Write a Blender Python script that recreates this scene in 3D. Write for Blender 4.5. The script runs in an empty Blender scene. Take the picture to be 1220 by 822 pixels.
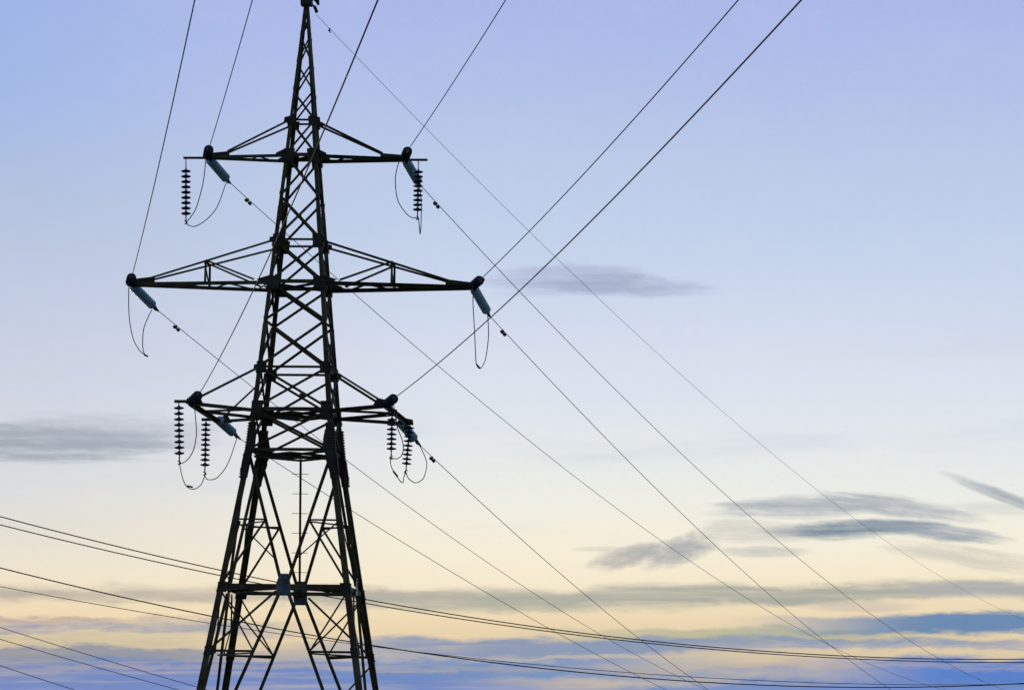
import bpy, math, random
from math import radians, sin, cos, pi
from mathutils import Vector, Matrix

random.seed(7)
scene = bpy.context.scene
col = scene.collection

# ------------------------------------------------------------------ camera
cam_data = bpy.data.cameras.new("camera")
cam = bpy.data.objects.new("camera", cam_data)
col.objects.link(cam)
PITCH, ROLL = 0.133284, 0.014885
right0 = Vector((1, 0, 0)); up0 = Vector((0, -sin(PITCH), cos(PITCH))); fwd = Vector((0, cos(PITCH), sin(PITCH)))
right = right0 * cos(ROLL) + up0 * sin(ROLL)
up = up0 * cos(ROLL) - right0 * sin(ROLL)
m = Matrix((right, up, -fwd)).transposed().to_4x4()
m.translation = Vector((0, 0, 1.6))
cam.matrix_world = m
cam_data.sensor_width = 36.0
cam_data.lens = 111.576
cam_data.clip_start = 0.5
cam_data.clip_end = 20000
scene.camera = cam

# ------------------------------------------------------------------ world
scene.view_settings.view_transform = 'Standard'
scene.view_settings.look = 'None'
scene.view_settings.exposure = 0.0
scene.view_settings.gamma = 1.0
SUN_EL, SUN_AZ = radians(2.0), radians(-14.0)      # low dusk sun beyond the tower, a little to the left

world = bpy.data.worlds.new("World")
scene.world = world
world.use_nodes = True
nt = world.node_tree
for n in list(nt.nodes):
    nt.nodes.remove(n)

class X:
    """a node socket with arithmetic"""
    def __init__(s, v): s.v = v
    @staticmethod
    def op(o, *a):
        n = nt.nodes.new('ShaderNodeMath'); n.operation = o
        for i, q in enumerate(a):
            q = q.v if isinstance(q, X) else q
            if isinstance(q, (int, float)): n.inputs[i].default_value = q
            else: nt.links.new(q, n.inputs[i])
        return X(n.outputs[0])
    def __add__(s, o): return X.op('ADD', s, o)
    __radd__ = __add__
    def __sub__(s, o): return X.op('SUBTRACT', s, o)
    def __rsub__(s, o): return X.op('SUBTRACT', o, s)
    def __mul__(s, o): return X.op('MULTIPLY', s, o)
    __rmul__ = __mul__
    def __truediv__(s, o): return X.op('DIVIDE', s, o)

def smooth(x, a, b):
    n = nt.nodes.new('ShaderNodeMapRange'); n.interpolation_type = 'SMOOTHSTEP'
    nt.links.new(x.v, n.inputs[0])
    n.inputs[1].default_value = a; n.inputs[2].default_value = b
    n.inputs[3].default_value = 0; n.inputs[4].default_value = 1
    return X(n.outputs[0])

def noise(u, v, detail=4, rough=0.55, seed=0.0):
    c = nt.nodes.new('ShaderNodeCombineXYZ')
    nt.links.new(u.v, c.inputs[0]); nt.links.new(v.v, c.inputs[1]); c.inputs[2].default_value = seed
    n = nt.nodes.new('ShaderNodeTexNoise'); n.noise_dimensions = '3D'
    n.inputs['Scale'].default_value = 1.0
    n.inputs['Detail'].default_value = detail
    n.inputs['Roughness'].default_value = rough
    nt.links.new(c.outputs[0], n.inputs['Vector'])
    return X(n.outputs[0])

def mixc(fac, a, b):
    n = nt.nodes.new('ShaderNodeMix'); n.data_type = 'RGBA'; n.clamp_factor = True
    nt.links.new(fac.v, n.inputs[0])
    for q, s in ((a, n.inputs[6]), (b, n.inputs[7])):
        if isinstance(q, tuple): s.default_value = q
        else: nt.links.new(q, s)
    return n.outputs[2]

def lin(r, g, b):
    f = lambda c: ((c / 255 + 0.055) / 1.055) ** 2.4 if c > 10.3 else c / 255 / 12.92
    return (f(r), f(g), f(b), 1.0)

tc = nt.nodes.new('ShaderNodeTexCoord')
sep = nt.nodes.new('ShaderNodeSeparateXYZ')
nt.links.new(tc.outputs['Generated'], sep.inputs[0])
dx, dy, dz = X(sep.outputs[0]), X(sep.outputs[1]), X(sep.outputs[2])
DEG = 57.29578
ady = X.op('MAXIMUM', X.op('ABSOLUTE', dy), 0.02)
U = X.op('ARCTAN2', dx, ady) * DEG                      # azimuth, degrees
V = X.op('ARCTAN2', dz, ady) * DEG - U * 0.014885         # elevation, degrees, cloud decks tipping slightly

# clear-sky colours by elevation
ramp = nt.nodes.new('ShaderNodeValToRGB')
ramp.color_ramp.interpolation = 'EASE' if False else 'LINEAR'
LO, HI = -1.0, 16.0
wob = noise(U * 0.10, V * 0.5, 3, 0.5, 3.3)
Vr = V + (wob - 0.5) * 0.7
tr = (Vr - LO) / (HI - LO)
nt.links.new(tr.v, ramp.inputs[0])
stops = [
 (-1.217, (150, 150, 165)),
 (0.865, (196, 184, 168)),
 (1.763, (206, 192, 166)),
 (2.363, (226, 206, 170)),
 (2.739, (236, 216, 180)),
 (3.085, (240, 224, 192)),
 (3.417, (245, 233, 206)),
 (3.869, (246, 238, 216)),
 (4.322, (244, 239, 222)),
 (4.775, (238, 238, 230)),
 (5.38, (231, 235, 233)),
 (5.985, (227, 232, 236)),
 (6.894, (219, 226, 238)),
 (7.803, (211, 220, 238)),
 (9.318, (197, 212, 236)),
 (10.831, (187, 203, 233)),
 (12.188, (178, 193, 233)),
 (13.09, (174, 188, 233)),
 (13.84, (170, 184, 233)),
 (15.927, (150, 170, 226))
]
els = ramp.color_ramp.elements
while len(els) > 1: els.remove(els[-1])
els[0].position = 0; els[0].color = lin(*stops[0][1])
for e, c in stops[1:]:
    k = els.new((e - LO) / (HI - LO)); k.color = lin(*c)
colr = ramp.outputs[0]

# faint mottling of the high haze
mot = noise(U * 0.55, V * 0.9, 5, 0.6, 9.1)
colr = mixc((mot - 0.5) * 0.45 * smooth(V, 4.0, 8.0), colr, lin(214, 208, 238))
fine = noise(U * 5.0, V * 5.0, 3, 0.7, 77.0)
colr = mixc(smooth(fine, 0.50, 0.80) * 0.10, colr, lin(228, 206, 240))
colr = mixc(smooth(fine, 0.50, 0.20) * 0.10, colr, lin(168, 214, 232))
colr = mixc(smooth(U, -4.0, -10.5) * smooth(V, 9.0, 13.0) * 0.75, colr, lin(152, 180, 230))
colr = mixc(smooth(U, 0.5, -10.0) * smooth(V, 2.6, 4.5) * (1 - smooth(V, 9.5, 12.5)) * 0.26, colr, lin(152, 158, 188))
hz = noise(U * 0.16, V * 1.1, 4, 0.55, 21.0)
colr = mixc(smooth(hz, 0.52, 0.75) * 0.5 * smooth(V, 3.4, 5.5) * (1 - smooth(V, 7.0, 9.5)), colr, lin(206, 214, 226))

# shared warps
w1 = noise(U * 0.35, V * 0.8, 4, 0.55, 1.7) - 0.5
w2 = noise(U * 0.9, V * 5.0, 5, 0.6, 5.2)              # fine streaks
w3 = noise(U * 0.22, V * 2.6, 5, 0.6, 12.4)
Uw = U + w1 * 1.1
w5 = noise(U * 0.75, V * 3.2, 6, 0.65, 63.0) - 0.5
Vw = V + w1 * 0.34 + w5 * 0.42

def band(c0, slope, hw, soft, strength, colour, u0=-90, u1=90, us=1.5, streak=(0.30, 0.62), src=None):
    """long cloud deck: centre elevation c0 + slope*u, half-thickness hw, feathered"""
    global colr
    d = X.op('ABSOLUTE', Vw - (U * slope + c0))
    k = 1 - smooth(d, hw, hw + soft)
    if u0 > -80: k = k * smooth(Uw, u0 - us, u0 + us)
    if u1 < 80: k = k * (1 - smooth(Uw, u1 - us, u1 + us))
    k = k * (0.45 + 0.55 * smooth(src or w2, *streak)) * strength
    colr = mixc(k, colr, lin(*colour))

GR = {}
def grain(slope):
    key = 0.0 if abs(slope) < 0.06 else (0.25 if slope > 0 else (-0.34 if slope < -0.2 else -0.12))
    if key not in GR:
        fu, fv = (2.0, 4.6) if key == 0.25 else (0.50, 8.5)
        GR[key] = noise(U * fu + w1 * 1.3, (V - U * key) * fv + w1 * 1.2, 6, 0.60, 30 + key * 9)
    return GR[key]

TEAR = []
def tear():
    if not TEAR: TEAR.append(noise(U * 2.4 + w1 * 2.0, (V + U * 0.12) * 8.0, 6, 0.68, 91.0))
    return TEAR[0]

def blob(u, v, ru, rv, slope, strength, colour, warp=0.5):
    """one loose cloud patch, torn by streaky noise running along its own slope"""
    global colr
    a = U - u
    b = V - v - a * slope + w1 * warp * 0.45
    r2 = (a / ru) * (a / ru) + (b / rv) * (b / rv)
    n = grain(slope) * 0.68 + tear() * 0.32
    fall = 1 - smooth(r2, 0.0, 1.5)
    k = smooth(fall * 1.05 + (n - 0.5) * 2.4, 0.12, 1.34) * smooth(fall, 0.0, 0.25) * strength
    colr = mixc(k, colr, lin(*colour))

# wide decks near the horizon
w4 = noise(U * 0.30 + 7.0, V * 7.0, 5, 0.6, 41.0)
band(3.13, 0.0, 0.045, 0.182, 0.80, (164, 162, 158), u1=-0.152, us=2.5, streak=(0.28, 0.60), src=w3)
band(3.07, 0.018, 0.061, 0.182, 0.88, (160, 166, 160), u0=-2.12, us=2.5, streak=(0.25, 0.6), src=w4)
band(2.709, 0.0, 0.009, 0.061, 0.65, (170, 148, 150), u1=-5.288, us=1.2)
band(2.544, 0.0, 0.061, 0.136, 0.90, (140, 150, 174), u1=-4.235, us=1.5)
band(2.935, 0.0, 0.03, 0.106, 0.55, (176, 178, 164), u0=-3.179, u1=3.179, src=w4)
band(2.393, 0.0, 0.076, 0.121, 0.70, (166, 174, 148), u0=1.363, u1=7.384, us=2.0, src=w4, streak=(0.2, 0.5))
band(2.483, 0.018, 0.106, 0.136, 0.97, (96, 134, 178), u0=5.589, us=2.2, src=w4, streak=(0.1, 0.4))
band(2.183, 0.004, 0.091, 0.136, 0.88, (118, 144, 184), u0=-3.179, u1=4.084, us=1.8, src=w4, streak=(0.2, 0.5))
band(2.243, 0.0, 0.045, 0.091, 0.80, (124, 146, 186), u0=3.179, u1=9.607, us=1.8)
band(2.288, 0.0, 0.045, 0.091, 0.45, (160, 168, 152), u1=-4.687, us=2.0, src=w4)
band(2.018, 0.0, 0.091, 0.121, 0.88, (124, 140, 164), u1=-4.235, us=2.0, src=w4, streak=(0.2, 0.5))
band(1.673, 0.0, 0.197, 0.197, 0.95, (88, 130, 196), u1=0.455, us=2.2, src=w4, streak=(0.28, 0.55))
band(1.823, 0.0, 0.091, 0.136, 0.85, (100, 140, 194), u0=-1.969, u1=2.877, us=2.0, streak=(0.2, 0.5))
band(1.643, 0.0, 0.076, 0.136, 0.75, (136, 152, 186), u0=2.272, u1=5.889, us=1.5)
band(1.583, 0.0, 0.303, 0.182, 0.97, (74, 124, 204), u0=5.889, us=2.0, src=w4, streak=(0.2, 0.5))
band(1.403, 0.0, 0.091, 0.121, 0.90, (104, 136, 194), u0=1.666, streak=(0.2, 0.5))
band(1.838, 0.0, 0.015, 0.061, 0.55, (186, 172, 160), streak=(0.42, 0.62), src=w4)
band(1.014, 0.0, 0.303, 0.242, 0.90, (110, 142, 210), src=w3)
# separate patches
blob(-8.573, 5.864, 2.879, 0.394, -0.02, 0.85, (142, 156, 168))
blob(-7.235, 6.046, 2.273, 0.394, -0.03, 0.55, (170, 176, 192))
blob(1.061, 8.803, 1.818, 0.333, 0.0, 0.62, (166, 170, 204))
blob(2.045, 8.697, 1.818, 0.227, -0.02, 0.62, (156, 168, 196))
blob(6.188, 4.322, 1.743, 0.197, 0.02, 1.0, (120, 140, 158))
blob(7.533, 4.292, 1.44, 0.197, -0.10, 0.9, (146, 158, 174))
blob(5.138, 4.7, 1.667, 0.227, 0.02, 0.85, (158, 168, 180))
blob(6.936, 4.715, 1.667, 0.212, -0.12, 0.8, (162, 170, 182))
blob(4.386, 4.292, 1.061, 0.242, -0.02, 0.55, (180, 182, 186))
blob(8.943, 4.926, 1.212, 0.136, -0.34, 0.75, (138, 150, 162))
blob(8.721, 4.715, 0.909, 0.136, -0.05, 0.4, (190, 194, 194))
blob(2.12, 3.809, 0.727, 0.258, 0.22, 0.75, (160, 162, 168))
blob(3.058, 3.929, 0.788, 0.303, 0.30, 0.85, (158, 164, 172))
blob(1.666, 3.96, 0.606, 0.061, 0.0, 0.4, (190, 186, 180))
blob(4.612, 3.944, 0.909, 0.136, 0.0, 0.6, (172, 174, 180))
blob(8.276, 3.809, 1.818, 0.212, -0.13, 0.6, (190, 190, 182))
blob(8.424, 3.206, 1.667, 0.182, 0.0, 0.6, (176, 176, 184))
blob(6.338, 2.935, 1.061, 0.106, 0.0, 0.5, (190, 180, 178))


# the half of the sky behind the viewer is already darker
front = smooth(dy, -0.35, 0.55) * 0.64 + 0.36
grey = nt.nodes.new('ShaderNodeMix'); grey.data_type = 'RGBA'; grey.blend_type = 'MULTIPLY'
grey.inputs[0].default_value = 1.0
cc = nt.nodes.new('ShaderNodeCombineXYZ')
for i in range(3): nt.links.new(front.v, cc.inputs[i])
nt.links.new(colr, grey.inputs[6]); nt.links.new(cc.outputs[0], grey.inputs[7])

bg_clouds = nt.nodes.new('ShaderNodeBackground'); bg_clouds.inputs[1].default_value = 0.985
nt.links.new(grey.outputs[2], bg_clouds.inputs[0])
sky = nt.nodes.new('ShaderNodeTexSky'); sky.sky_type = 'NISHITA'; sky.sun_disc = False
sky.sun_elevation = SUN_EL; sky.sun_rotation = SUN_AZ
sky.air_density = 1.0; sky.dust_density = 0.3; sky.ozone_density = 2.0
bg_sky = nt.nodes.new('ShaderNodeBackground'); bg_sky.inputs[1].default_value = 0.004
nt.links.new(sky.outputs[0], bg_sky.inputs[0])
add = nt.nodes.new('ShaderNodeAddShader')
out = nt.nodes.new('ShaderNodeOutputWorld')
nt.links.new(bg_clouds.outputs[0], add.inputs[0]); nt.links.new(bg_sky.outputs[0], add.inputs[1])
nt.links.new(add.outputs[0], out.inputs['Surface'])

# ------------------------------------------------------------------ sun
sd = bpy.data.lights.new("sun", 'SUN'); sd.energy = 0.3; sd.angle = radians(3); sd.color = (1.0, 0.78, 0.55)
sun = bpy.data.objects.new("sun", sd); col.objects.link(sun)
sdir = Vector((sin(SUN_AZ) * cos(SUN_EL), cos(SUN_AZ) * cos(SUN_EL), sin(SUN_EL)))
sun.rotation_euler = sdir.to_track_quat('Z', 'Y').to_euler()
sun.location = (0, 60, 40)

# ------------------------------------------------------------------ materials
def mat(name, base, rough=0.6, metal=0.0, var=0.35, scale=6.0, tint=None, coat=0.0, bump=0.0, spec=0.5):
    mt = bpy.data.materials.new(name); mt.use_nodes = True
    t = mt.node_tree; b = t.nodes['Principled BSDF']
    tcn = t.nodes.new('ShaderNodeTexCoord')
    nz = t.nodes.new('ShaderNodeTexNoise'); nz.inputs['Scale'].default_value = scale
    nz.inputs['Detail'].default_value = 6; nz.inputs['Roughness'].default_value = 0.65
    t.links.new(tcn.outputs['Object'], nz.inputs['Vector'])
    r = t.nodes.new('ShaderNodeValToRGB')
    t2 = tint or base
    r.color_ramp.elements[0].position = 0.3; r.color_ramp.elements[1].position = 0.7
    r.color_ramp.elements[0].color = tuple(c * (1 - var) for c in t2) + (1,)
    r.color_ramp.elements[1].color = tuple(min(1, c * (1 + var)) for c in base) + (1,)
    t.links.new(nz.outputs[0], r.inputs[0]); t.links.new(r.outputs[0], b.inputs['Base Color'])
    b.inputs['Roughness'].default_value = rough; b.inputs['Metallic'].default_value = metal
    b.inputs['Specular IOR Level'].default_value = spec
    if coat: b.inputs['Coat Weight'].default_value = coat
    if bump:
        bp = t.nodes.new('ShaderNodeBump'); bp.inputs['Strength'].default_value = bump; bp.inputs['Distance'].default_value = 0.02
        t.links.new(nz.outputs[0], bp.inputs['Height']); t.links.new(bp.outputs[0], b.inputs['Normal'])
    return mt

STEEL = mat('weathered_steel', (0.082, 0.090, 0.040), 0.7, 0, 0.6, 2.2, tint=(0.095, 0.048, 0.024), bump=0.2, spec=0.25)
PLATE = mat('plate_steel', (0.046, 0.062, 0.036), 0.7, 0, 0.5, 1.6, tint=(0.066, 0.034, 0.028), bump=0.2, spec=0.25)
FITTING = mat('forged_fitting', (0.035, 0.035, 0.04), 0.6, 0, 0.3, 9.0, spec=0.3)
GLASS = mat('teal_glass', (0.34, 0.58, 0.62), 0.38, 0, 0.3, 14.0, coat=0.1)
GALV_SKY = mat('galvanised_plate_sky_tint', (0.13, 0.19, 0.23), 0.45, 0.2, 0.5, 5.0, tint=(0.06, 0.09, 0.12), bump=0.3)  # bluish sky reflection is put into the base colour of the belt plates
DARK_SHELL = mat('dark_shell', (0.03, 0.042, 0.07), 0.35, 0, 0.3, 14.0, spec=0.35)  # darker shell colour for the hanging and near-side discs
WIRE = mat('aluminium_wire', (0.035, 0.034, 0.045), 0.6, 0.0, 0.25, 8.0, spec=0.3)
LOWWIRE = mat('dark_wire', (0.03, 0.025, 0.035), 0.7, 0.0, 0.2, 8.0, spec=0.2)

# ------------------------------------------------------------------ mesh helper
class MB:
    def __init__(s): s.v = []; s.f = []; s.mi = []
    def loft(s, rings, mi=0, cap=True):
        n = len(rings[0]); b = len(s.v)
        for r in rings: s.v += [tuple(p) for p in r]
        for i in range(len(rings) - 1):
            for j in range(n):
                k = (j + 1) % n
                s.f.append((b + i*n + j, b + i*n + k, b + (i+1)*n + k, b + (i+1)*n + j)); s.mi.append(mi)
        if cap:
            s.f.append(tuple(b + j for j in reversed(range(n)))); s.mi.append(mi)
            s.f.append(tuple(b + (len(rings)-1)*n + j for j in range(n))); s.mi.append(mi)
        return s
    def angle(s, p0, p1, size, n, thick=None, shift=0.0, flip=1, size2=None):
        """rolled steel angle from p0 to p1; one flange lies in the face with normal n, the other points along -n*flip"""
        p0, p1, n = Vector(p0), Vector(p1), Vector(n)
        a = (p1 - p0).normalized(); n = (n - a * n.dot(a)).normalized(); b = a.cross(n)
        t = thick or max(0.008, size * 0.1); w = size / 2; s2 = size2 or size
        prof = [(-w, 0), (w, 0), (w, -t*flip), (-w + t, -t*flip), (-w + t, -s2*flip), (-w, -s2*flip)]
        o = n * shift
        rings = [[p + o + b * x + n * y for x, y in prof] for p in (p0, p1)]
        return s.loft(rings)
    def leg(s, p0, p1, size, dx, dy, thick=0.012):
        """corner angle: heel on the line p0-p1, flanges toward dx and dy"""
        p0, p1 = Vector(p0), Vector(p1); a = (p1 - p0).normalized()
        dx = Vector(dx); dx = (dx - a * dx.dot(a)).normalized()
        dy = Vector(dy); dy = (dy - a * dy.dot(a)).normalized()
        prof = [(0, 0), (size, 0), (size, thick), (thick, thick), (thick, size), (0, size)]
        return s.loft([[p + dx * x + dy * y for x, y in prof] for p in (p0, p1)])
    def box(s, c, size, R=None):
        c = Vector(c); hx, hy, hz = (q / 2 for q in size); R = R or Matrix.Identity(3)
        ring = lambda z: [c + R @ Vector(p + (z,)) for p in ((-hx, -hy), (hx, -hy), (hx, hy), (-hx, hy))]
        return s.loft([ring(-hz), ring(hz)])
    def plate(s, pts, n, thick, off=0.0):
        n = Vector(n).normalized()
        return s.loft([[Vector(p) + n * off for p in pts], [Vector(p) + n * (off + thick) for p in pts]])
    def tube(s, pts, r, sides=8, mi=0):
        pts = [Vector(p) for p in pts]; rings = []; ref = None
        for i, p in enumerate(pts):
            a = (pts[min(i+1, len(pts)-1)] - pts[max(i-1, 0)]).normalized()
            if ref is None: ref = a.orthogonal().normalized()
            ref = (ref - a * ref.dot(a)).normalized(); b = a.cross(ref)
            rr = r[i] if isinstance(r, (list, tuple)) else r
            rings.append([p + (ref * cos(2*pi*j/sides) + b * sin(2*pi*j/sides)) * rr for j in range(sides)])
        return s.loft(rings, mi)
    def lathe(s, prof, sides=20, mi=0, origin=(0,0,0)):
        """profile of (radius, z) down the z axis"""
        o = Vector(origin)
        return s.loft([[o + Vector((max(r, 1e-4) * cos(2*pi*j/sides), max(r, 1e-4) * sin(2*pi*j/sides), z)) for j in range(sides)] for r, z in prof], mi)
    def mesh(s, name, mats, smooth=False):
        me = bpy.data.meshes.new(name); me.from_pydata(s.v, [], s.f)
        for m_ in (mats if isinstance(mats, (list, tuple)) else [mats]): me.materials.append(m_)
        for p, i in zip(me.polygons, s.mi): p.material_index = i
        if smooth:
            for p in me.polygons: p.use_smooth = len(p.vertices) == 4
        me.update(); return me
    def build(s, name, mats, parent=None, smooth=False):
        o = bpy.data.objects.new(name, s.mesh(name, mats, smooth)); col.objects.link(o)
        if parent: o.parent = parent
        return o

def thing(name, label, cat, loc=(0,0,0), rotz=0.0, group=None):
    o = bpy.data.objects.new(name, None); col.objects.link(o); o.empty_display_size = 0.3
    o.location = loc; o.rotation_euler = (0, 0, rotz); tag(o, label, cat, group)
    return o
def tag(o, label, cat, group=None):
    o['label'] = label; o['category'] = cat
    if group: o['group'] = group

# ------------------------------------------------------------------ ground
def hgt(x, y):
    h = -7.0 * (1 / (1 + math.exp(-(y - 150) / 22.0)))
    h += 0.25 * sin(x * 0.05 + 1) * sin(y * 0.043) * min(1, max(0, (math.hypot(x + 5.7, y - 84) - 8) / 30))
    return h
g = MB()
xs = sorted(set([-6000, -3000, -1500, -800] + list(range(-400, 401, 20)) + [800, 1500, 3000, 6000]))
ys = sorted(set([-6000, -3000, -1500, -600] + list(range(-300, 501, 20)) + [800, 1500, 3000, 6000]))
for y_ in ys:
    for x_ in xs:
        g.v.append((x_, y_, hgt(x_, y_) if abs(x_) <= 400 and -300 <= y_ <= 500 else hgt(0, y_)))
for j in range(len(ys) - 1):
    for i in range(len(xs) - 1):
        a_ = j * len(xs) + i
        g.f.append((a_, a_ + 1, a_ + 1 + len(xs), a_ + len(xs))); g.mi.append(0)
GROUND = mat('meadow_ground', (0.045, 0.055, 0.022), 0.95, 0, 0.5, 0.4, tint=(0.05, 0.04, 0.025), bump=0.5, spec=0.1)
go = g.build('ground', GROUND, None, True); go['kind'] = 'structure'

# ------------------------------------------------------------------ tower
TX, TD, YAW = -5.7001, 84.0, -0.0656
tower = thing('transmission_tower', 'tall dark lattice steel transmission tower with three tiers of crossarms', 'pylon', (TX, TD, 0), YAW)
Z = {'T1': 18.836, 'A1': 17.87, 'T2': 15.538, 'A2': 14.394, 'T3': 12.082, 'A3': 10.949, 'B': 9.871, 'BELT': 6.239}
HT, HB, H0 = 0.3378, 1.12, 2.6591
def hw(z):
    if z > Z['B']: return HB + (z - Z['B']) * (HT - HB) / (Z['T1'] - Z['B'])
    return HB + (Z['B'] - z) * (H0 - HB) / Z['B']
def corner(sx, sy, z, inset=0.0):
    h = hw(z) - inset
    return Vector((sx * h, sy * h, z))
PEAK = 22.3
ex, ey, ez = Vector((1,0,0)), Vector((0,1,0)), Vector((0,0,1))

# legs: stepped sizes, heavier downward, each section lapped outside the one above
secs = [(-0.3, Z['BELT'], .165), (Z['BELT'], Z['B'] + .6, .155), (Z['B'] + .6, 13.25, .128), (13.25, 16.45, .112), (16.45, Z['T1'], .10), (Z['T1'], PEAK, .082)]
for sx in (-1, 1):
    for sy in (-1, 1):
        lg = MB()
        for i, (z0, z1, s_) in enumerate(secs):
            off = 0.006 * (len(secs) - i)
            p0, p1 = corner(sx, sy, z0, -off), corner(sx, sy, z1, -off)
            if i == 1: 
                lg.leg(p0, corner(sx, sy, Z['B'], -off), s_, (-sx,0,0), (0,-sy,0)); lg.leg(corner(sx, sy, Z['B'], -off), p1, s_, (-sx,0,0), (0,-sy,0))
            else: lg.leg(p0, p1, s_, (-sx,0,0), (0,-sy,0))
        leg = lg.build('leg', STEEL, tower)
        # bolted splice at the bend: cover plates with rows of bolts standing proud of the outer edges
        for dirv, nrm in ((Vector((-sx,0,0)), Vector((0,sy,0))), (Vector((0,-sy,0)), Vector((sx,0,0)))):
            sp = MB()
            for za, zb in ((Z['B'] - 0.78, Z['B']), (Z['B'], Z['B'] + 0.72)):
                a_, b_ = corner(sx, sy, za), corner(sx, sy, zb)
                wa = 0.15
                a_ = a_ + nrm * 0.046; b_ = b_ + nrm * 0.046
                sp.plate([a_ - dirv*.045, a_ + dirv * wa, b_ + dirv * wa, b_ - dirv*.045], nrm, 0.012)
                nb = 10
                for k in range(nb):
                    q = a_.lerp(b_, (k + .5) / nb) + nrm * 0.010
                    sp.tube([q - dirv * 0.005, q - dirv*.005 + nrm * 0.034], 0.015, 6)
                    q2 = q + dirv * 0.09
                    sp.tube([q2, q2 + nrm * 0.03], 0.015, 6)
            sp.build('splice_plate', PLATE, leg)

# faces: (tangent, outward normal, far?)
FACES = [(ex, -ey), (ex, ey), (ey, -ex), (ey, ex)]
def fp(face, u, z, out=0.0):
    """point on a face: u in -1..1 across, at height z"""
    t, n = FACES[face]; h = hw(z)
    return t * (u * h) + n * (h + out) + ez * z
def member(mb, face, a, b, size, inner=False):
    n = FACES[face][1]
    return mb.angle(fp(face, *a), fp(face, *b), size, n, shift=(-0.034 if inner else -0.020), flip=(1 if inner else -1), size2=size * 0.8)

zA1b = (Z['A1'] + Z['T2']) / 2 + 0.03
zT3b = (Z['A2'] + Z['T3']) / 2 + 0.10
panels = [(22.0, 21.70, .035), (21.70, 21.19, .04), (21.19, 20.42, .045), (20.42, 19.64, .048), (19.64, Z['T1'], .050),
          (Z['T1'], Z['A1'], .056), (Z['A1'], zA1b, .064), (zA1b, Z['T2'], .070), (Z['T2'], Z['A2'], .070),
          (Z['A2'], zT3b, .072), (zT3b, Z['T3'], .075), (Z['T3'], Z['A3'], .068), (Z['A3'], Z['B'], .068)]
for face in range(4):
    for pi_, (z1, z0, s_) in enumerate(panels):
        lag = .075 if pi_ == 11 and face == 1 else 0
        xb = MB()
        for inner, (ua, ub) in ((False, (1, -1)), (True, (-1, 1))):
            member(xb, face, (ua * .96, z1 - 0.02 - lag), (ub * .96, z0 + 0.02 - lag), s_, inner)
        xb.build('cross_brace', STEEL, tower)
        if (z1 - z0) > 1.0:   # small packing plate bolted where the two angles cross
            w0, w1 = hw(z0), hw(z1); zc = z0 + (z1 - z0) * w0 / (w0 + w1)
            pk = MB(); t, n = FACES[face]; c = fp(face, 0, zc, -0.030)
            pk.plate([c - t*.07 - ez*.05, c + t*.07 - ez*.05, c + t*.07 + ez*.05, c - t*.07 + ez*.05], n, 0.008)
            pk.build('packing_plate', PLATE, tower)
# horizontals
for key, s_ in (('T1', .058), ('A1', .10), ('T2', .062), ('A2', .105), ('T3', .066), ('A3', .105), ('B', .085)):
    for face in range(4):
        if face >= 2 and key in ('B',): pass
        hb = MB(); member(hb, face, (-1, Z[key]), (1, Z[key]), s_, True)
        hb.build('horizontal_brace', STEEL, tower)
# a second lighter horizontal under the bend on the far and near faces, plan bracing at arm levels
for key, s_ in (('A1', .05), ('A2', .06), ('A3', .065), ('B', .06)):
    z = Z[key] - 0.015; h = hw(z) - .05
    for sgn in (1, -1):
        pb = MB(); pb.angle((-h, -h * sgn, z - .02 * sgn), (h, h * sgn, z - .02 * sgn), s_, ez)
        pb.build('plan_brace', STEEL, tower)
for key in ('A3', 'B'):
    z = Z[key] - 0.06; h = hw(z)
    q = [Vector((0, -h, z)), Vector((h, 0, z)), Vector((0, h, z)), Vector((-h, 0, z))]
    for i in range(4):
        pb = MB(); pb.angle(q[i], q[(i+1) % 4], .06, ez); pb.build('plan_brace', STEEL, tower)

# belt beams: pairs of angles with the big centre plates
zb = Z['BELT']
for face in range(4):
    bb = MB(); t, n = FACES[face]
    bs = (.15, .10, .12, .12)[face]
    bb.angle(fp(face, -1, zb), fp(face, 1, zb), bs, n, shift=-0.03, flip=1, size2=.08)
    bb.build('belt_beam', STEEL, tower)
h = hw(zb)
q = [Vector((0, -h, zb)), Vector((h, 0, zb)), Vector((0, h, zb)), Vector((-h, 0, zb))]
for i in range(4):
    pb = MB(); pb.angle(q[i], q[(i+1) % 4], .065, ez); pb.build('plan_brace', STEEL, tower)

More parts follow.
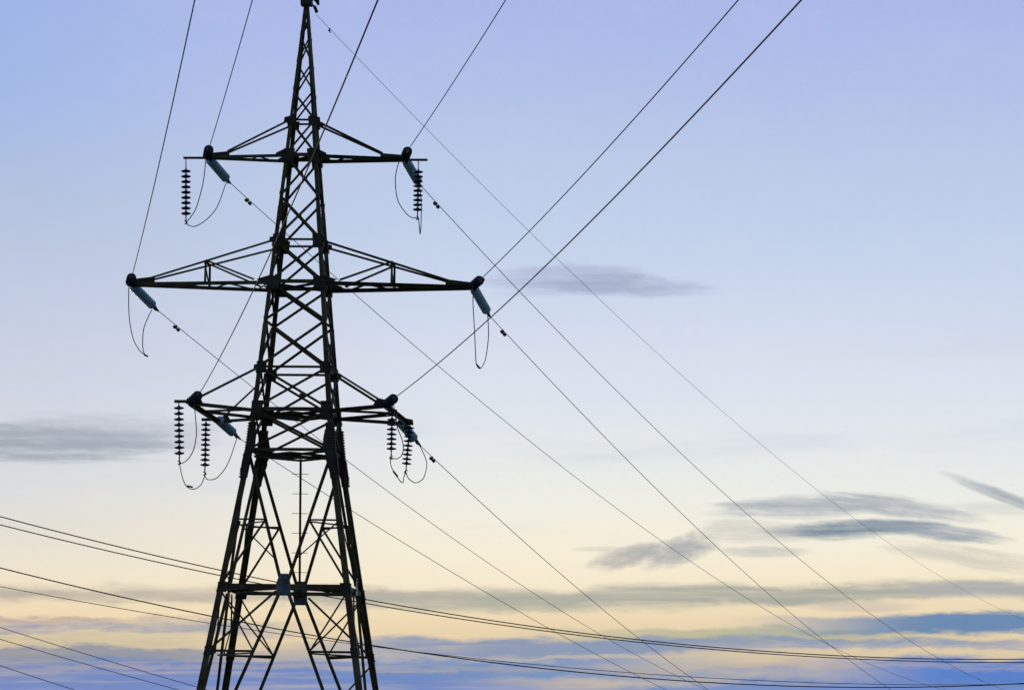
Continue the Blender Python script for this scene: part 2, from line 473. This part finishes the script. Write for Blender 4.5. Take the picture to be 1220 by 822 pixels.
# below the bend: V from the corners to the middle of the belt, redundants, and the inverted V below the belt
zq = Z['BELT'] + 1.767      # level of the short upper horizontals
zl = Z['BELT'] - 1.674      # level of the short lower horizontals
def vlerp(a, b, z):       # u on the line between (u,z) pairs, straight in space
    za, zb_ = a[1], b[1]; f = (z - za) / (zb_ - za)
    xa, xb_ = a[0] * hw(za), b[0] * hw(zb_)
    return (xa + (xb_ - xa) * f) / hw(z)
for face in range(4):
    for s in (-1, 1):
        a, b = (s * .95, Z['B'] - .12), (s * .05, zb + .12)
        d = MB(); member(d, face, a, b, .088, False); d.build('diagonal_brace', STEEL, tower)
        uq = vlerp(a, b, zq)
        d = MB(); member(d, face, (s, zq), (uq, zq), .045, True); d.build('horizontal_brace', STEEL, tower)
        d = MB(); member(d, face, (uq, zq), (s * .98, zb + .08), .055, True); d.build('redundant_brace', STEEL, tower)
        if face in (0, 3):
            zd = zb + 0.72
            d = MB(); member(d, face, (s * .98, zq), (vlerp(a, b, zd), zd), .034, False); d.build('redundant_brace', STEEL, tower)
        a2, b2 = (s * .06, zb - .12), (s * .93, 0.35)
        d = MB(); member(d, face, a2, b2, .088, False); d.build('diagonal_brace', STEEL, tower)
        ul = vlerp(a2, b2, zl)
        d = MB(); member(d, face, (s, zl), (ul, zl), .060, True); d.build('horizontal_brace', STEEL, tower)
        d = MB(); member(d, face, (s * .97, zb - .1), (ul, zl), .040, True); d.build('redundant_brace', STEEL, tower)
        if (face, s) in ((0, -1), (1, 1), (2, 1), (3, -1)):
            d = MB(); member(d, face, (s * .12, zb - .1), (s * .98, zl), .055, True); d.build('redundant_brace', STEEL, tower)
        if (face, s) == (1, 1):
            z3 = zl - 1.05
            d = MB(); member(d, face, (s * .98, zl - .2), (vlerp(a2, b2, z3), z3), .045, True); d.build('redundant_brace', STEEL, tower)
# hip members linking the lower knees of the two long faces
for sx, sa, sb in ((-1, -1, 1), (1, 1, -1)):
    a2, b2 = (sx * .06, zb - .12), (sx * .93, 0.35); ul = vlerp(a2, b2, zl)
    p = Vector((sx * hw(zb), sa * hw(zb), zb - .1)); q_ = Vector((ul * hw(zl), sb * hw(zl), zl))
    d = MB(); d.angle(p, q_, .036, ey); d.build('hip_brace', STEEL, tower)
for sx in (-1, 1):
    for zz in (zq, zl):
        a2, b2 = (sx * .06, zb - .12), (sx * .93, 0.35)
        ul = vlerp(a2, b2, zz) if zz < zb else vlerp((sx * .95, Z['B'] - .12), (sx * .05, zb + .12), zz)
        p = Vector((sx * hw(zz), -hw(zz) * .4, zz)); 
        d = MB(); d.angle((ul * hw(zz), -hw(zz), zz - .03), (sx * hw(zz), 0, zz - .03), .038, ez)
        d.angle((ul * hw(zz), hw(zz), zz - .03), (sx * hw(zz), 0, zz - .03), .038, ez); d.build('plan_brace', STEEL, tower)

# gusset plates
def gusset(face, u, z, pts, off=0.004, thick=0.012):
    gm = MB(); t, n = FACES[face]; c = fp(face, u, z)
    up_ = (fp(face, u, z + .5) - fp(face, u, z - .5)).normalized()
    sg = -1 if u > 0 else 1
    gm.plate([c + t * (x * sg) + up_ * y for x, y in pts], n, thick, off)
    for x, y in pts:                                   # bolt heads near the plate's corners
        cc_ = c + t * (x * .72 * sg) + up_ * (y * .72) + n * (off + thick)
        gm.tube([cc_, cc_ + n * 0.016], 0.014, 6)
    return gm.build('gusset_plate', PLATE, tower)
def rect(x0, x1, y0, y1): return [(x0, y0), (x1, y0), (x1, y1), (x0, y1)]
for face in range(4):
    for u in (-1, 1):
        o = 0.036
        gusset(face, u, Z['T1'], rect(-.03, .17, -.14, .09), o)
        gusset(face, u, Z['A1'], rect(-.04, .25, -.20, .16), o)
        gusset(face, u, Z['T2'], rect(-.02, .23, -.20, .15), o)
        gusset(face, u, Z['A2'], rect(-.04, .27, -.22, .14), o)
        gusset(face, u, Z['T3'], rect(-.02, .22, -.18, .15), o)
        gusset(face, u, Z['A3'], rect(-.03, .25, -.24, .22), o)
        if face == 0 and u < 0:
            gusset(face, u, Z['B'], [(-.03, -.08), (.15, -.10), (.19, .02), (.17, .42), (-.03, .48)], o + .026)
            gusset(face, u, Z['B'] - .30, [(-.02, -.30), (.11, -.30), (.14, .18), (-.02, .20)], o + .040)
        else:
          gusset(face, u, Z['B'], [(-.03, -.12), (.20, -.14), (.26, .02), (.22, .30), (.15, .55), (-.03, .58)], o + .026)
          gusset(face, u, Z['B'] - .30, [(-.02, -.34), (.14, -.34), (.22, .10), (.20, .20), (-.02, .20)], o + .040)
        gusset(face, u, zb, rect(-.03, .22, -.16, .12), o)
        gusset(face, u, zl, rect(-.03, .15, -.12, .12), o)
    # centre plates of the belt
    gm = MB(); t, n = FACES[face]; c = fp(face, 0, zb)
    gm.plate([c + t*x + ez*y for x, y in [(-.18, -(.34, .30, .2, .2)[face] + (.14 if face == 0 else 0)), (.17, -(.34, .30, .2, .2)[face] + (.14 if face == 0 else 0)), (.17, .08), (.10, .34), (-.12, .34), (-.22, .04)]], n, 0.016, 0.004)
    for bx in (-.12, 0, .12):
        for by in (-.26, -.12, .02, .16, .29):
            p = c + t*bx + ez*by + n * .018; gm.tube([p, p + n*.016], .014, 6)
    gm.build('gusset_plate', GALV_SKY, tower)

# climbing pole hung in the far face between bend and belt
sp = MB()
pt, pbm = Vector((0.0, hw(Z['B']) - .1, Z['B'] - .05)), Vector((-0.02, hw(zb) - .1, zb))
sp.angle(pt, pbm, .055, ey)
pole = sp.build('climbing_pole', STEEL, tower)
for k in range(6):
    f = 0.1107 + k * 0.1461
    c = pt.lerp(pbm, f); r = MB(); r.tube([c - ex * .23 + ey*.03, c + ex * .20 + ey*.03], .008, 6); r.build('rung', STEEL, pole)

# peak cap
pc = MB()
pc.box((0, 0, 22.22), (.30, .30, .36)); pc.box((0.0, 0, 22.47), (.46, .30, .10))
pc.build('peak_cap', PLATE, tower)
hk = MB(); hk.tube([(.16, .05, 22.28), (.27, .12, 22.22), (.30, .18, 22.10)], [.06, .07, .03], 8)
hk.tube([(.20, .1, 22.05), (.26, .2, 21.90)], .045, 8); hk.tube([(.12, .0, 22.1), (.20, .1, 22.05)], .02, 6)
hk.build('earth_wire_clamp', FITTING, tower)

# ---- crossarms
def crossarm(): 
    o = bpy.data.objects.new('crossarm', None); col.objects.link(o); o.parent = tower; return o
for s in (-1, 1):
    # top arm: two bottom chords meeting at the tip, two tie rods, tail bar for the hanging string
    za, tipx = Z['A1'], (2.60 if s < 0 else 2.72)
    hA, hTi = hw(za), hw(Z['T1'])
    tipz = za + (0.02 if s < 0 else -0.02)
    arm = crossarm()
    for sy in (-1, 1):
        c = MB(); c.angle((s * hA, sy * hA, za), (s * tipx, sy * .06, tipz), .095, ez, flip=1, size2=.085); c.build('chord', STEEL, arm)
        t_ = MB(); t_.angle((s * hTi, sy * hTi, Z['T1'] + .01), (s * (tipx - .55), sy * .09, tipz + .14), .055, ez); t_.build('tie_rod', STEEL, arm)
        e_ = MB(); e_.plate([(s*(hTi - .02), sy*hTi, Z['T1'] - .07), (s*(hTi + .16), sy*hTi, Z['T1'] - .08), (s*(hTi + .14), sy*hTi, Z['T1'] + .06), (s*(hTi - .02), sy*hTi, Z['T1'] + .10)], (0, sy, 0), .012, .006); e_.build('ear_plate', PLATE, arm)
        e_ = MB(); e_.plate([(s*(hA - .02), sy*hA, za - .02), (s*(hA + .28), sy*hA*.9, za - .02), (s*(hA + .25), sy*hA*.9, za + .05), (s*(hA + .0), sy*hA, za + .16)], (0, sy, 0), .012, .006); e_.build('ear_plate', PLATE, arm)
    yx = lambda x: hA + (.06 - hA) * (x - hA) / (tipx - hA)
    xs_ = [hA + (tipx - .5 - hA) * f for f in (0, .22, .44, .66, .85)]
    for i in range(4):
        l = MB(); y0, y1 = (1, -1) if i % 2 else (-1, 1)
        l.angle((s*xs_[i], y0*yx(xs_[i]), za - .03), (s*xs_[i+1], y1*yx(xs_[i+1]), za - .03), .038, ez); l.build('lacing_bar', STEEL, arm)
    p_ = MB(); p_.plate([(s*(tipx-.62), -.09, tipz + .12), (s*(tipx - .62), -.09, tipz-.05), (s*(tipx+.05), -.07, tipz-.05), (s*(tipx+.02), -.07, tipz+.07)], (0,-1,0), .012, .012); p_.build('tip_plate', PLATE, arm)
    b_ = MB(); b_.box((s*(tipx + .12), 0, tipz - .045), (1.05, .07, .055)); b_.build('hanger_bar', STEEL, arm)
    # middle arm: long, trussed over a king post
    za, tipx = Z['A2'], (4.58 if s < 0 else 4.60); tipz = za + (.035 if s < 0 else 0.0)
    hA, hTi = hw(za), hw(Z['T2']); kx = 2.50
    arm = crossarm()
    yx = lambda x: hA + (.06 - hA) * (x - hA) / (tipx - hA)
    jx = tipx - .58
    for sy in (-1, 1):
        c = MB(); c.angle((s*hA, sy*hA, za), (s*tipx, sy*.07, tipz), .105, ez, flip=1, size2=.10); c.build('chord', STEEL, arm)
        A_ = Vector((s*hTi, sy*hTi, Z['T2'])); B_ = Vector((s*jx, sy*yx(jx), tipz + .14))
        t_ = MB(); t_.angle(A_, B_, .055, ez); t_.build('tie_rod', STEEL, arm)
        f = (kx - hTi) / (jx - hTi); K = A_.lerp(B_, f)
        kb = Vector((s*kx, sy*yx(kx), za - .04))
        l = MB(); l.angle(K, kb, .055, (0, sy, 0)); l.build('king_post', STEEL, arm)
        l = MB(); l.angle(K, (s*(hA + .42), sy*yx(hA+.42), za + .05), .05, (0, sy, 0)); l.build('arm_diagonal', STEEL, arm)
        e_ = MB(); e_.plate([(s*(hTi - .02), sy*hTi, Z['T2'] - .09), (s*(hTi + .15), sy*hTi, Z['T2'] - .09), (s*(hTi + .13), sy*hTi, Z['T2'] + .05), (s*(hTi-.02), sy*hTi, Z['T2'] + .08)], (0, sy, 0), .012, .006); e_.build('ear_plate', PLATE, arm)
        e_ = MB(); e_.plate([(s*(hA-.02), sy*hA, za - .16), (s*(hA + .2), sy*hA*.94, za - .05), (s*(hA + .35), sy*hA*.9, za + .06), (s*(hA - .02), sy*hA, za + .16)], (0, sy, 0), .012, .006); e_.build('ear_plate', PLATE, arm)
    kk = MB(); kk.angle((s*kx, -yx(kx), Z['A2'] + .60), (s*kx, yx(kx), Z['A2'] + .60), .05, ez)
    kk.angle((s*kx, -yx(kx), Z['A2'] + .55), (s*kx, yx(kx), Z['A2']), .04, ex); kk.build('post_tie', STEEL, arm)
    xs_ = [hA + (jx - hA) * f for f in (0, .16, .34, .52, .70, .88)]
    for i in range(5):
        l = MB(); y0, y1 = (1, -1) if i % 2 else (-1, 1)
        l.angle((s*xs_[i], y0*yx(xs_[i]), za - .03), (s*xs_[i+1], y1*yx(xs_[i+1]), za - .03), .045, ez); l.build('lacing_bar', STEEL, arm)
    p_ = MB()
    p_.plate([(s*(jx - .1), -.12, tipz + .16), (s*(jx-.1), -.12, tipz-.06), (s*(tipx+.06), -.08, tipz-.07), (s*(tipx+.03), -.08, tipz+.08)], (0,-1,0), .012, .01)
    p_.build('tip_plate', PLATE, arm)
    # bottom arm: splayed to a cross beam that carries a string at each end
    za = Z['A3']; hA, hTi = hw(za), hw(Z['T3'])
    En = Vector((s * (2.44 if s < 0 else 2.62), -2.46 if s < 0 else -2.28, za)); Ef = Vector((s * (2.38 if s < 0 else 2.80), 1.86 if s < 0 else 2.04, za))
    arm = crossarm()
    cb = MB(); dv = (Ef - En).normalized(); cb.angle(En - dv*.06, Ef + dv*.12, .12, ez, size2=.11); cb.build('cross_beam', STEEL, arm)
    Mx = En.lerp(Ef, .45)
    for P_, Q_, s_ in ((Vector((s*hA, -hA, za)), En, .10), (Vector((s*hA, hA, za)), Ef, .085), (Vector((s*hA, -hA, za)), Mx, .06), (Vector((s*hA, hA, za)), Mx, .085)):
        c = MB(); c.angle(P_, Q_, s_, ez); c.build('chord', STEEL, arm)
    for sy, E_ in ((-1, En), (1, Ef)):
        t_ = MB(); t_.angle((s*hTi, sy*hTi, Z['T3']), E_ + Vector((s*-.12, 0, .10)), .055, ez); t_.build('tie_rod', STEEL, arm)
        e_ = MB(); e_.plate([(s*(hTi - .02), sy*hTi, Z['T3'] - .08), (s*(hTi + .13), sy*hTi, Z['T3'] - .10), (s*(hTi + .12), sy*hTi, Z['T3'] + .04), (s*(hTi-.02), sy*hTi, Z['T3'] + .08)], (0, sy, 0), .012, .006); e_.build('ear_plate', PLATE, arm)
        ln = {(-1,-1): .42, (-1,1): .46, (1,-1): .20, (1,1): .12}[(s, sy)]
        hb = MB(); hb.box(E_ + Vector((s*(ln - .2)/2, -.05 if sy < 0 else -.1, .0)), (ln + .2, .10, .07)); hb.build('hanger_bar', STEEL, arm)
        tpl = MB(); tpl.plate([E_ + Vector(q__) for q__ in ((-s*.35, 0, -.07), (s*.12, 0, -.07), (s*.10, 0, .08), (-s*.22, 0, .15))], (0, sy, 0), .012, .066); tpl.build('tip_plate', PLATE, arm)

# ------------------------------------------------------------------ insulators
DISC_H = 0.146
def disc_mesh(name, shell):
    d = MB()
    d.lathe([(0.0, -.012), (.024, -.012), (.036, -.020), (.042, -.042), (.046, -.052), (.0, -.052)], 14, 1)              # metal cap
    d.lathe([(.040, -.042), (.062, -.046), (.108, -.054), (.126, -.062), (.130, -.080), (.124, -.092), (.098, -.084), (.088, -.104), (.074, -.086), (.060, -.104), (.046, -.086), (.0, -.086)], 22, 0)
    d.lathe([(.0, -.078), (.020, -.078), (.020, -.150), (.0, -.150)], 10, 1)
    return d.mesh(name, [shell, FITTING], True)
DISC_G, DISC_D = disc_mesh('glass_disc', GLASS), disc_mesh('dark_disc', DARK_SHELL)

def axis_matrix(p, q):
    """matrix whose local -Z runs from p to q"""
    zq_ = (Vector(p) - Vector(q)).normalized()
    return Matrix.Translation(Vector(p)) @ zq_.to_track_quat('Z', 'Y').to_matrix().to_4x4()

def string(name, label, cat, group, p, q, discs, mesh, top, pitch):
    """a string of cap-and-pin discs from p to q"""
    L = (Vector(q) - Vector(p)).length
    root = thing(name, label, cat, group=group); root.matrix_world = axis_matrix(p, q)
    f = MB(); f.tube([(0,0,.02), (0,0,-top*.45)], .013, 8); f.tube([(-.03,0,-top*.3), (-.035,0,-top*.6), (0,0,-top*.8), (.035,0,-top*.6), (.03,0,-top*.3)], .011, 6)
    f.tube([(0,0,-top*.75), (0,0,-top - .01)], .016, 8)
    f.build('shackle', FITTING, root)
    for k in range(discs):
        o = bpy.data.objects.new('insulator_disc', mesh); col.objects.link(o); o.parent = root
        o.location = (0, 0, -top - k * pitch); o.scale = (1, 1, min(1, pitch / DISC_H + .02)); o.rotation_euler = (0, 0, k * .7)
    z1 = -top - discs * pitch
    c = MB()
    if cat == 'suspension insulator':
        c.tube([(0,0,z1 + .01), (0,0,-L - .02)], .016, 8); c.tube([(0,-.05,-L + .03), (0,-.01,-L + .06), (.0,.03,-L-.02), (0,-.04,-L-.05)], [.012,.024,.024,.014], 8)
    else:
        c.tube([(0,0,z1 + .01), (0,0,-L + .02)], .018, 8); c.tube([(0,0,z1 + .00), (0,0,(z1 - L)/2), (0,0,-L - .10)], [.030, .048, .024], 10)
        c.box((0, 0, (z1 - L)/2), (.03, .13, .16))
    c.build('wire_clamp', FITTING, root)
    return root

JUMPERS = {'UL': [(-8.159, 82.57, 17.703), (-8.206, 82.89, 17.516), (-8.289, 83.21, 16.985), (-8.482, 83.53, 16.382), (-8.664, 83.85, 16.162), (-8.805, 84.17, 16.056), (-8.625, 84.42, 16.01), (-8.346, 84.758, 16.243), (-8.081, 85.095, 16.667), (-7.911, 85.433, 17.312), (-7.877, 85.77, 17.515)], 'UR': [(-2.949, 82.22, 17.6), (-3.086, 82.487, 17.402), (-3.155, 82.753, 17.032), (-3.088, 83.02, 16.553), (-2.867, 83.287, 16.253), (-2.717, 83.553, 16.188), (-2.568, 83.82, 16.203), (-2.534, 83.92, 16.016), (-2.516, 84.22, 15.861), (-2.507, 84.52, 16.165), (-2.513, 84.82, 16.633), (-2.539, 85.12, 17.033), (-2.601, 85.42, 17.437)], 'ML': [(-10.111, 82.701, 14.211), (-10.15, 82.968, 14.049), (-10.167, 83.234, 13.581), (-10.152, 83.501, 13.206), (-10.082, 83.768, 12.827), (-9.948, 84.034, 12.582), (-9.841, 84.301, 12.494), (-9.781, 84.568, 12.482), (-9.904, 84.834, 12.586), (-9.987, 85.101, 12.837), (-10.009, 85.368, 13.31), (-9.936, 85.634, 13.671), (-9.859, 85.901, 13.942)], 'MR': [(-1.035, 82.096, 14.276), (-1.042, 82.452, 13.78), (-0.989, 82.807, 13.022), (-0.962, 83.163, 12.534), (-0.936, 83.518, 12.267), (-0.847, 83.874, 12.201), (-0.756, 84.23, 12.361), (-0.695, 84.585, 12.612), (-0.639, 84.941, 13.231), (-0.673, 85.296, 13.854)], 'LLa': [(-8.07, 80.203, 10.854), (-8.071, 80.453, 10.652), (-8.033, 80.703, 10.113), (-8.081, 80.953, 9.794), (-8.162, 81.203, 9.601), (-8.324, 81.453, 9.407), (-8.541, 81.703, 9.319)], 'LLb': [(-8.541, 81.703, 9.319), (-8.572, 82.307, 9.223), (-8.568, 82.911, 9.037), (-8.537, 83.515, 8.919), (-8.452, 84.118, 8.891), (-8.367, 84.722, 8.98), (-8.306, 85.326, 9.159), (-8.291, 85.93, 9.431)], 'LLc': [(-8.291, 85.93, 9.431), (-8.245, 86.197, 9.342), (-8.042, 86.463, 9.392), (-7.865, 86.73, 9.627), (-7.757, 86.997, 9.885), (-7.673, 87.263, 10.215), (-7.59, 87.53, 10.617)], 'LRa': [(-3.003, 80.018, 10.865), (-2.94, 80.233, 10.526), (-2.899, 80.447, 10.249), (-2.772, 80.661, 9.942), (-2.742, 80.875, 9.714), (-2.8, 81.09, 9.562), (-2.935, 81.304, 9.505), (-3.087, 81.518, 9.561)], 'LRb': [(-3.087, 81.518, 9.561), (-3.111, 82.24, 9.46), (-3.066, 82.962, 9.345), (-2.99, 83.684, 9.258), (-2.869, 84.406, 9.169), (-2.86, 85.128, 9.37), (-2.844, 85.85, 9.589)], 'LRc': [(-2.844, 85.85, 9.589), (-2.755, 86.079, 9.436), (-2.586, 86.307, 9.344), (-2.424, 86.536, 9.436), (-2.341, 86.764, 9.597), (-2.295, 86.993, 9.929), (-2.387, 87.221, 10.22), (-2.538, 87.45, 10.52)]}
SUSP = {'UL': ((-8.866, 84.17, 17.799), (-8.815, 84.17, 16.078)), 'UR': ((-2.586, 83.82, 17.769), (-2.58, 83.82, 16.226)), 'LLn': ((-8.61, 81.703, 10.955), (-8.547, 81.703, 9.362)), 'LLf': ((-8.299, 85.93, 10.967), (-8.292, 85.93, 9.477)), 'LRn': ((-3.068, 81.518, 10.908), (-3.074, 81.518, 9.557)), 'LRf': ((-2.742, 85.85, 10.927), (-2.831, 85.85, 9.597))}
TIPS = {'UL': (-8.291, 84.17, 17.877), 'UR': (-2.96, 83.82, 17.844), 'ML': (-10.283, 84.301, 14.432), 'MR': (-1.075, 83.696, 14.387), 'LLn': (-8.284, 81.703, 10.949), 'LLf': (-7.974, 85.5, 10.948), 'LRn': (-3.21, 81.518, 10.949), 'LRf': (-3.039, 85.5, 10.953)}


susp_labels = {
 'UL': 'dark disc string hanging from the tail bar of the top left crossarm',
 'UR': 'dark disc string hanging from the tail bar of the top right crossarm',
 'LLn': 'dark disc string hanging leftmost under the bottom left crossarm',
 'LLf': 'dark disc string hanging nearer the tower under the bottom left crossarm',
 'LRn': 'dark disc string hanging nearer the tower under the bottom right crossarm',
 'LRf': 'dark disc string hanging rightmost under the bottom right crossarm, overlapping the teal string'}
SPITCH = {'UL': .1445, 'UR': .128, 'LLn': .147, 'LLf': .137, 'LRn': .125, 'LRf': .122}
for k, (p, q) in SUSP.items():
    n = 9; pit = SPITCH[k]; L = (Vector(p) - Vector(q)).length
    string('suspension_insulator', susp_labels[k], 'suspension insulator', 'hanging disc strings holding the jumper wires', p, q, n, DISC_D, L - n * pit - .17, pit)

# wires: start point, azimuth, slope and sag coefficients
AWAY = {
 'UL': ((-7.835, 85.82, 17.502), 0.29129, -0.1545, 0.0005786),
 'MR': ((-0.627, 85.346, 13.839), 0.26573, -0.14637, 0.0005213),
 'UR': ((-2.591, 85.47, 17.446), 0.30174, -0.17185, 0.0006733),
 'ML': ((-9.727, 85.951, 13.951), 0.25249, -0.14717, 0.0005724),
 'LR': ((-2.516, 87.498, 10.502), 0.24308, -0.1507, 0.0006338),
 'LL': ((-7.524, 87.578, 10.623), 0.26524, -0.11847, 0.0003944)}
TOWARD = {
 'UL': ((-8.085, 82.47, 17.775), 0.14454, -0.02329, 0.0006065),
 'ML': ((-10.036, 82.601, 14.331), 0.14649, -0.03993, 0.0006151),
 'LL': ((-7.925, 80.003, 10.94), 0.14366, -0.03685, 0.0006551),
 'UR': ((-2.815, 82.12, 17.74), 0.14533, -0.02491, 0.0005943),
 'MR': ((-0.848, 81.996, 14.308), 0.14524, -0.01946, 0.0005854),
 'LR': ((-2.955, 79.818, 10.907), 0.14524, -0.03205, 0.0006134)}
PLACE = {'UL': 'top left', 'UR': 'top right', 'ML': 'middle left', 'MR': 'middle right', 'LL': 'bottom left', 'LR': 'bottom right'}
def wpt(w, sgn, t):
    (x, y, z), th, a, b = w
    return Vector((x + sin(th) * t, y + cos(th) * t * sgn, z + a * t + b * t * t))
def damper(parent, w, sgn, t, k=1.0):
    d = MB(); L = .19 * k
    p0, p1 = wpt(w, sgn, t - L), wpt(w, sgn, t + L); dn = Vector((0, 0, -.075))
    d.tube([p0 + dn, p1 + dn], .010, 6)
    for p, q in ((p0, p0.lerp(p1, .30)), (p0.lerp(p1, .70), p1)):
        d.tube([p + dn, p.lerp(q, .12) + dn, p.lerp(q, .88) + dn, q + dn], [.028*k, .046*k, .046*k, .028*k], 8)
    c = wpt(w, sgn, t); d.tube([c + Vector((0, 0, .02)), c + dn], .022, 6)
    d.build('vibration_damper', FITTING, parent)
DT = {'UL': 1.45, 'UR': 1.45, 'ML': 1.55, 'MR': 1.45, 'LR': 1.35, 'LL': 1.5}
for k, w in AWAY.items():
    tk = {'LR': 'LRf', 'LL': 'LLf'}.get(k, k)
    string('tension_insulator', 'teal glass disc string slanting down away from the %s crossarm tip' % PLACE[k], 'tension insulator',
           'teal tension strings on the far side of the crossarms', TIPS[tk], w[0], 9, DISC_G, .20, DISC_H)
    ts = [i * 1.0 for i in range(20)] + [20 + i * 4.0 for i in range(50)]
    m_ = MB(); m_.tube([wpt(w, 1, t) for t in ts], .0098, 6)
    o = m_.build('power_line', WIRE, None, True)
    tag(o, 'thin grey power line running from the %s crossarm down to the right horizon' % PLACE[k], 'power line', 'power lines running away from the tower')
    damper(o, w, 1, DT[k])
for k, w in TOWARD.items():
    tk = {'LR': 'LRn', 'LL': 'LLn'}.get(k, k)
    string('tension_insulator', 'dark tension disc string seen end-on like a ball at the %s crossarm tip' % PLACE[k], 'tension insulator',
           'tension strings on the near side of the crossarms', TIPS[tk], w[0], 9, DISC_D, .18, DISC_H)
    ts = [i * 1.0 for i in range(115)]
    m_ = MB(); m_.tube([wpt(w, -1, t) for t in ts], .0115, 8)
    o = m_.build('power_line', WIRE, None, True)
    tag(o, 'dark power line rising from the %s crossarm tip to the top edge overhead' % PLACE[k], 'power line', 'power lines coming overhead from the tower')
    if k in ('MR', 'LR', 'UR'): damper(o, w, -1, .35)

# earth wire from the peak
EW = ((-5.451, 84.284, 21.86), 0.31899, -0.15831, 0.000593)
m_ = MB(); m_.tube([wpt(EW, 1, t) for t in [i * 1.0 for i in range(20)] + [20 + i * 4.0 for i in range(50)]], .0062, 6)
o = m_.build('earth_wire', WIRE, None, True)
tag(o, 'very thin faint earth wire running from the tower peak to the lower right', 'earth wire')
damper(o, EW, 1, 1.0, .4)

# jumper loops
def spline(pts, n=6):
    P = [Vector(p) for p in pts]; outp = []
    for i in range(len(P) - 1):
        p0, p1, p2, p3 = P[max(i-1, 0)], P[i], P[i+1], P[min(i+2, len(P)-1)]
        for j in range(n):
            t = j / n
            outp.append(0.5 * ((2*p1) + (p2-p0)*t + (2*p0-5*p1+4*p2-p3)*t*t + (3*p1-p0-3*p2+p3)*t**3))
    return outp + [P[-1]]
jl = {'UL': ('slack jumper wire looping under the top left crossarm tip', ['UL'], None),
      'UR': ('slack jumper wire looping under the top right crossarm tip', ['UR'], None),
      'ML': ('long pointed jumper loop hanging free under the middle left crossarm tip', ['ML'], (6, 7)),
      'MR': ('long narrow jumper loop hanging free under the middle right crossarm tip', ['MR'], (4, 5)),
      'LL': ('jumper wire draped between the two hanging strings of the bottom left crossarm', ['LLa', 'LLb', 'LLc'], None),
      'LR': ('jumper wire draped between the two hanging strings of the bottom right crossarm', ['LRa', 'LRb', 'LRc'], None)}
for k, (lab, segs, sl) in jl.items():
    m_ = MB()
    for s_ in segs: m_.tube(spline(JUMPERS[s_]), .0125, 6)
    o = m_.build('jumper_wire', WIRE, None, True); tag(o, lab, 'jumper wire', 'jumper wires looping under the crossarms')
    sleeve = None
    if sl: P_ = JUMPERS[segs[0]]; sleeve = (P_[sl[0]], P_[sl[1]])
    elif k == 'LL': sleeve = (JUMPERS['LLb'][3], JUMPERS['LLb'][5])
    elif k == 'LR': sleeve = (JUMPERS['LRb'][2], JUMPERS['LRb'][4])
    if sleeve:
        a_, b_ = Vector(sleeve[0]), Vector(sleeve[1]); b_ = a_ + (b_ - a_).normalized() * min((b_ - a_).length, .7)
        c = MB(); c.tube([a_, a_.lerp(b_, .1), a_.lerp(b_, .9), b_], [.014, .026, .026, .014], 8); c.build('splice_sleeve', FITTING, o)

# ------------------------------------------------------------------ low lines crossing beyond the tower
AZ2 = radians(60)
LOW = [((-7.437, 106.0), 2.89e-3, -.13985, 7.66689, -22, 60, .018, 'upper wire of the dark sagging pair crossing behind the tower waist'),
       ((-7.367, 105.0), 2.69e-3, -.13178, 7.45654, -22, 60, .017, 'lower wire of the dark sagging pair crossing behind the tower waist'),
       ((-7.409, 105.6), 3.19e-3, -.12921, 6.11175, -22, 50, .019, 'thicker dark wire crossing behind the tower legs, just over its thin twin'),
       ((-7.521, 107.2), 2.17e-3, -.09472, 6.03950, -22, 60, .011, 'thin brownish wire crossing behind the tower legs next to a thicker one'),
       ((-11.927, 170.000), 0.0012, -0.22166, 4.58534, -45, 12, .017, 'thin highest wire of the three slanting out at the lower left'),
       ((-11.927, 170.000), 0.0012, -0.20505, 4.25972, -45, 12, .017, 'thin middle wire of the three slanting out at the lower left'),
       ((-11.927, 170.000), 0.0012, -0.24126, 2.35852, -45, 12, .017, 'thin lowest wire of the three in the bottom left corner')]
for (x0, y0), qa, qb, qc, t0, t1, r, lab in LOW:
    m_ = MB(); n = 90
    m_.tube([(x0 + sin(AZ2)*t, y0 + cos(AZ2)*t, qc + qb*t + qa*t*t) for t in [t0 + (t1 - t0) * i / n for i in range(n + 1)]], r, 6)
    o = m_.build('overhead_wire', LOWWIRE, None, True); tag(o, lab, 'overhead wire', 'low overhead wires crossing behind the tower')
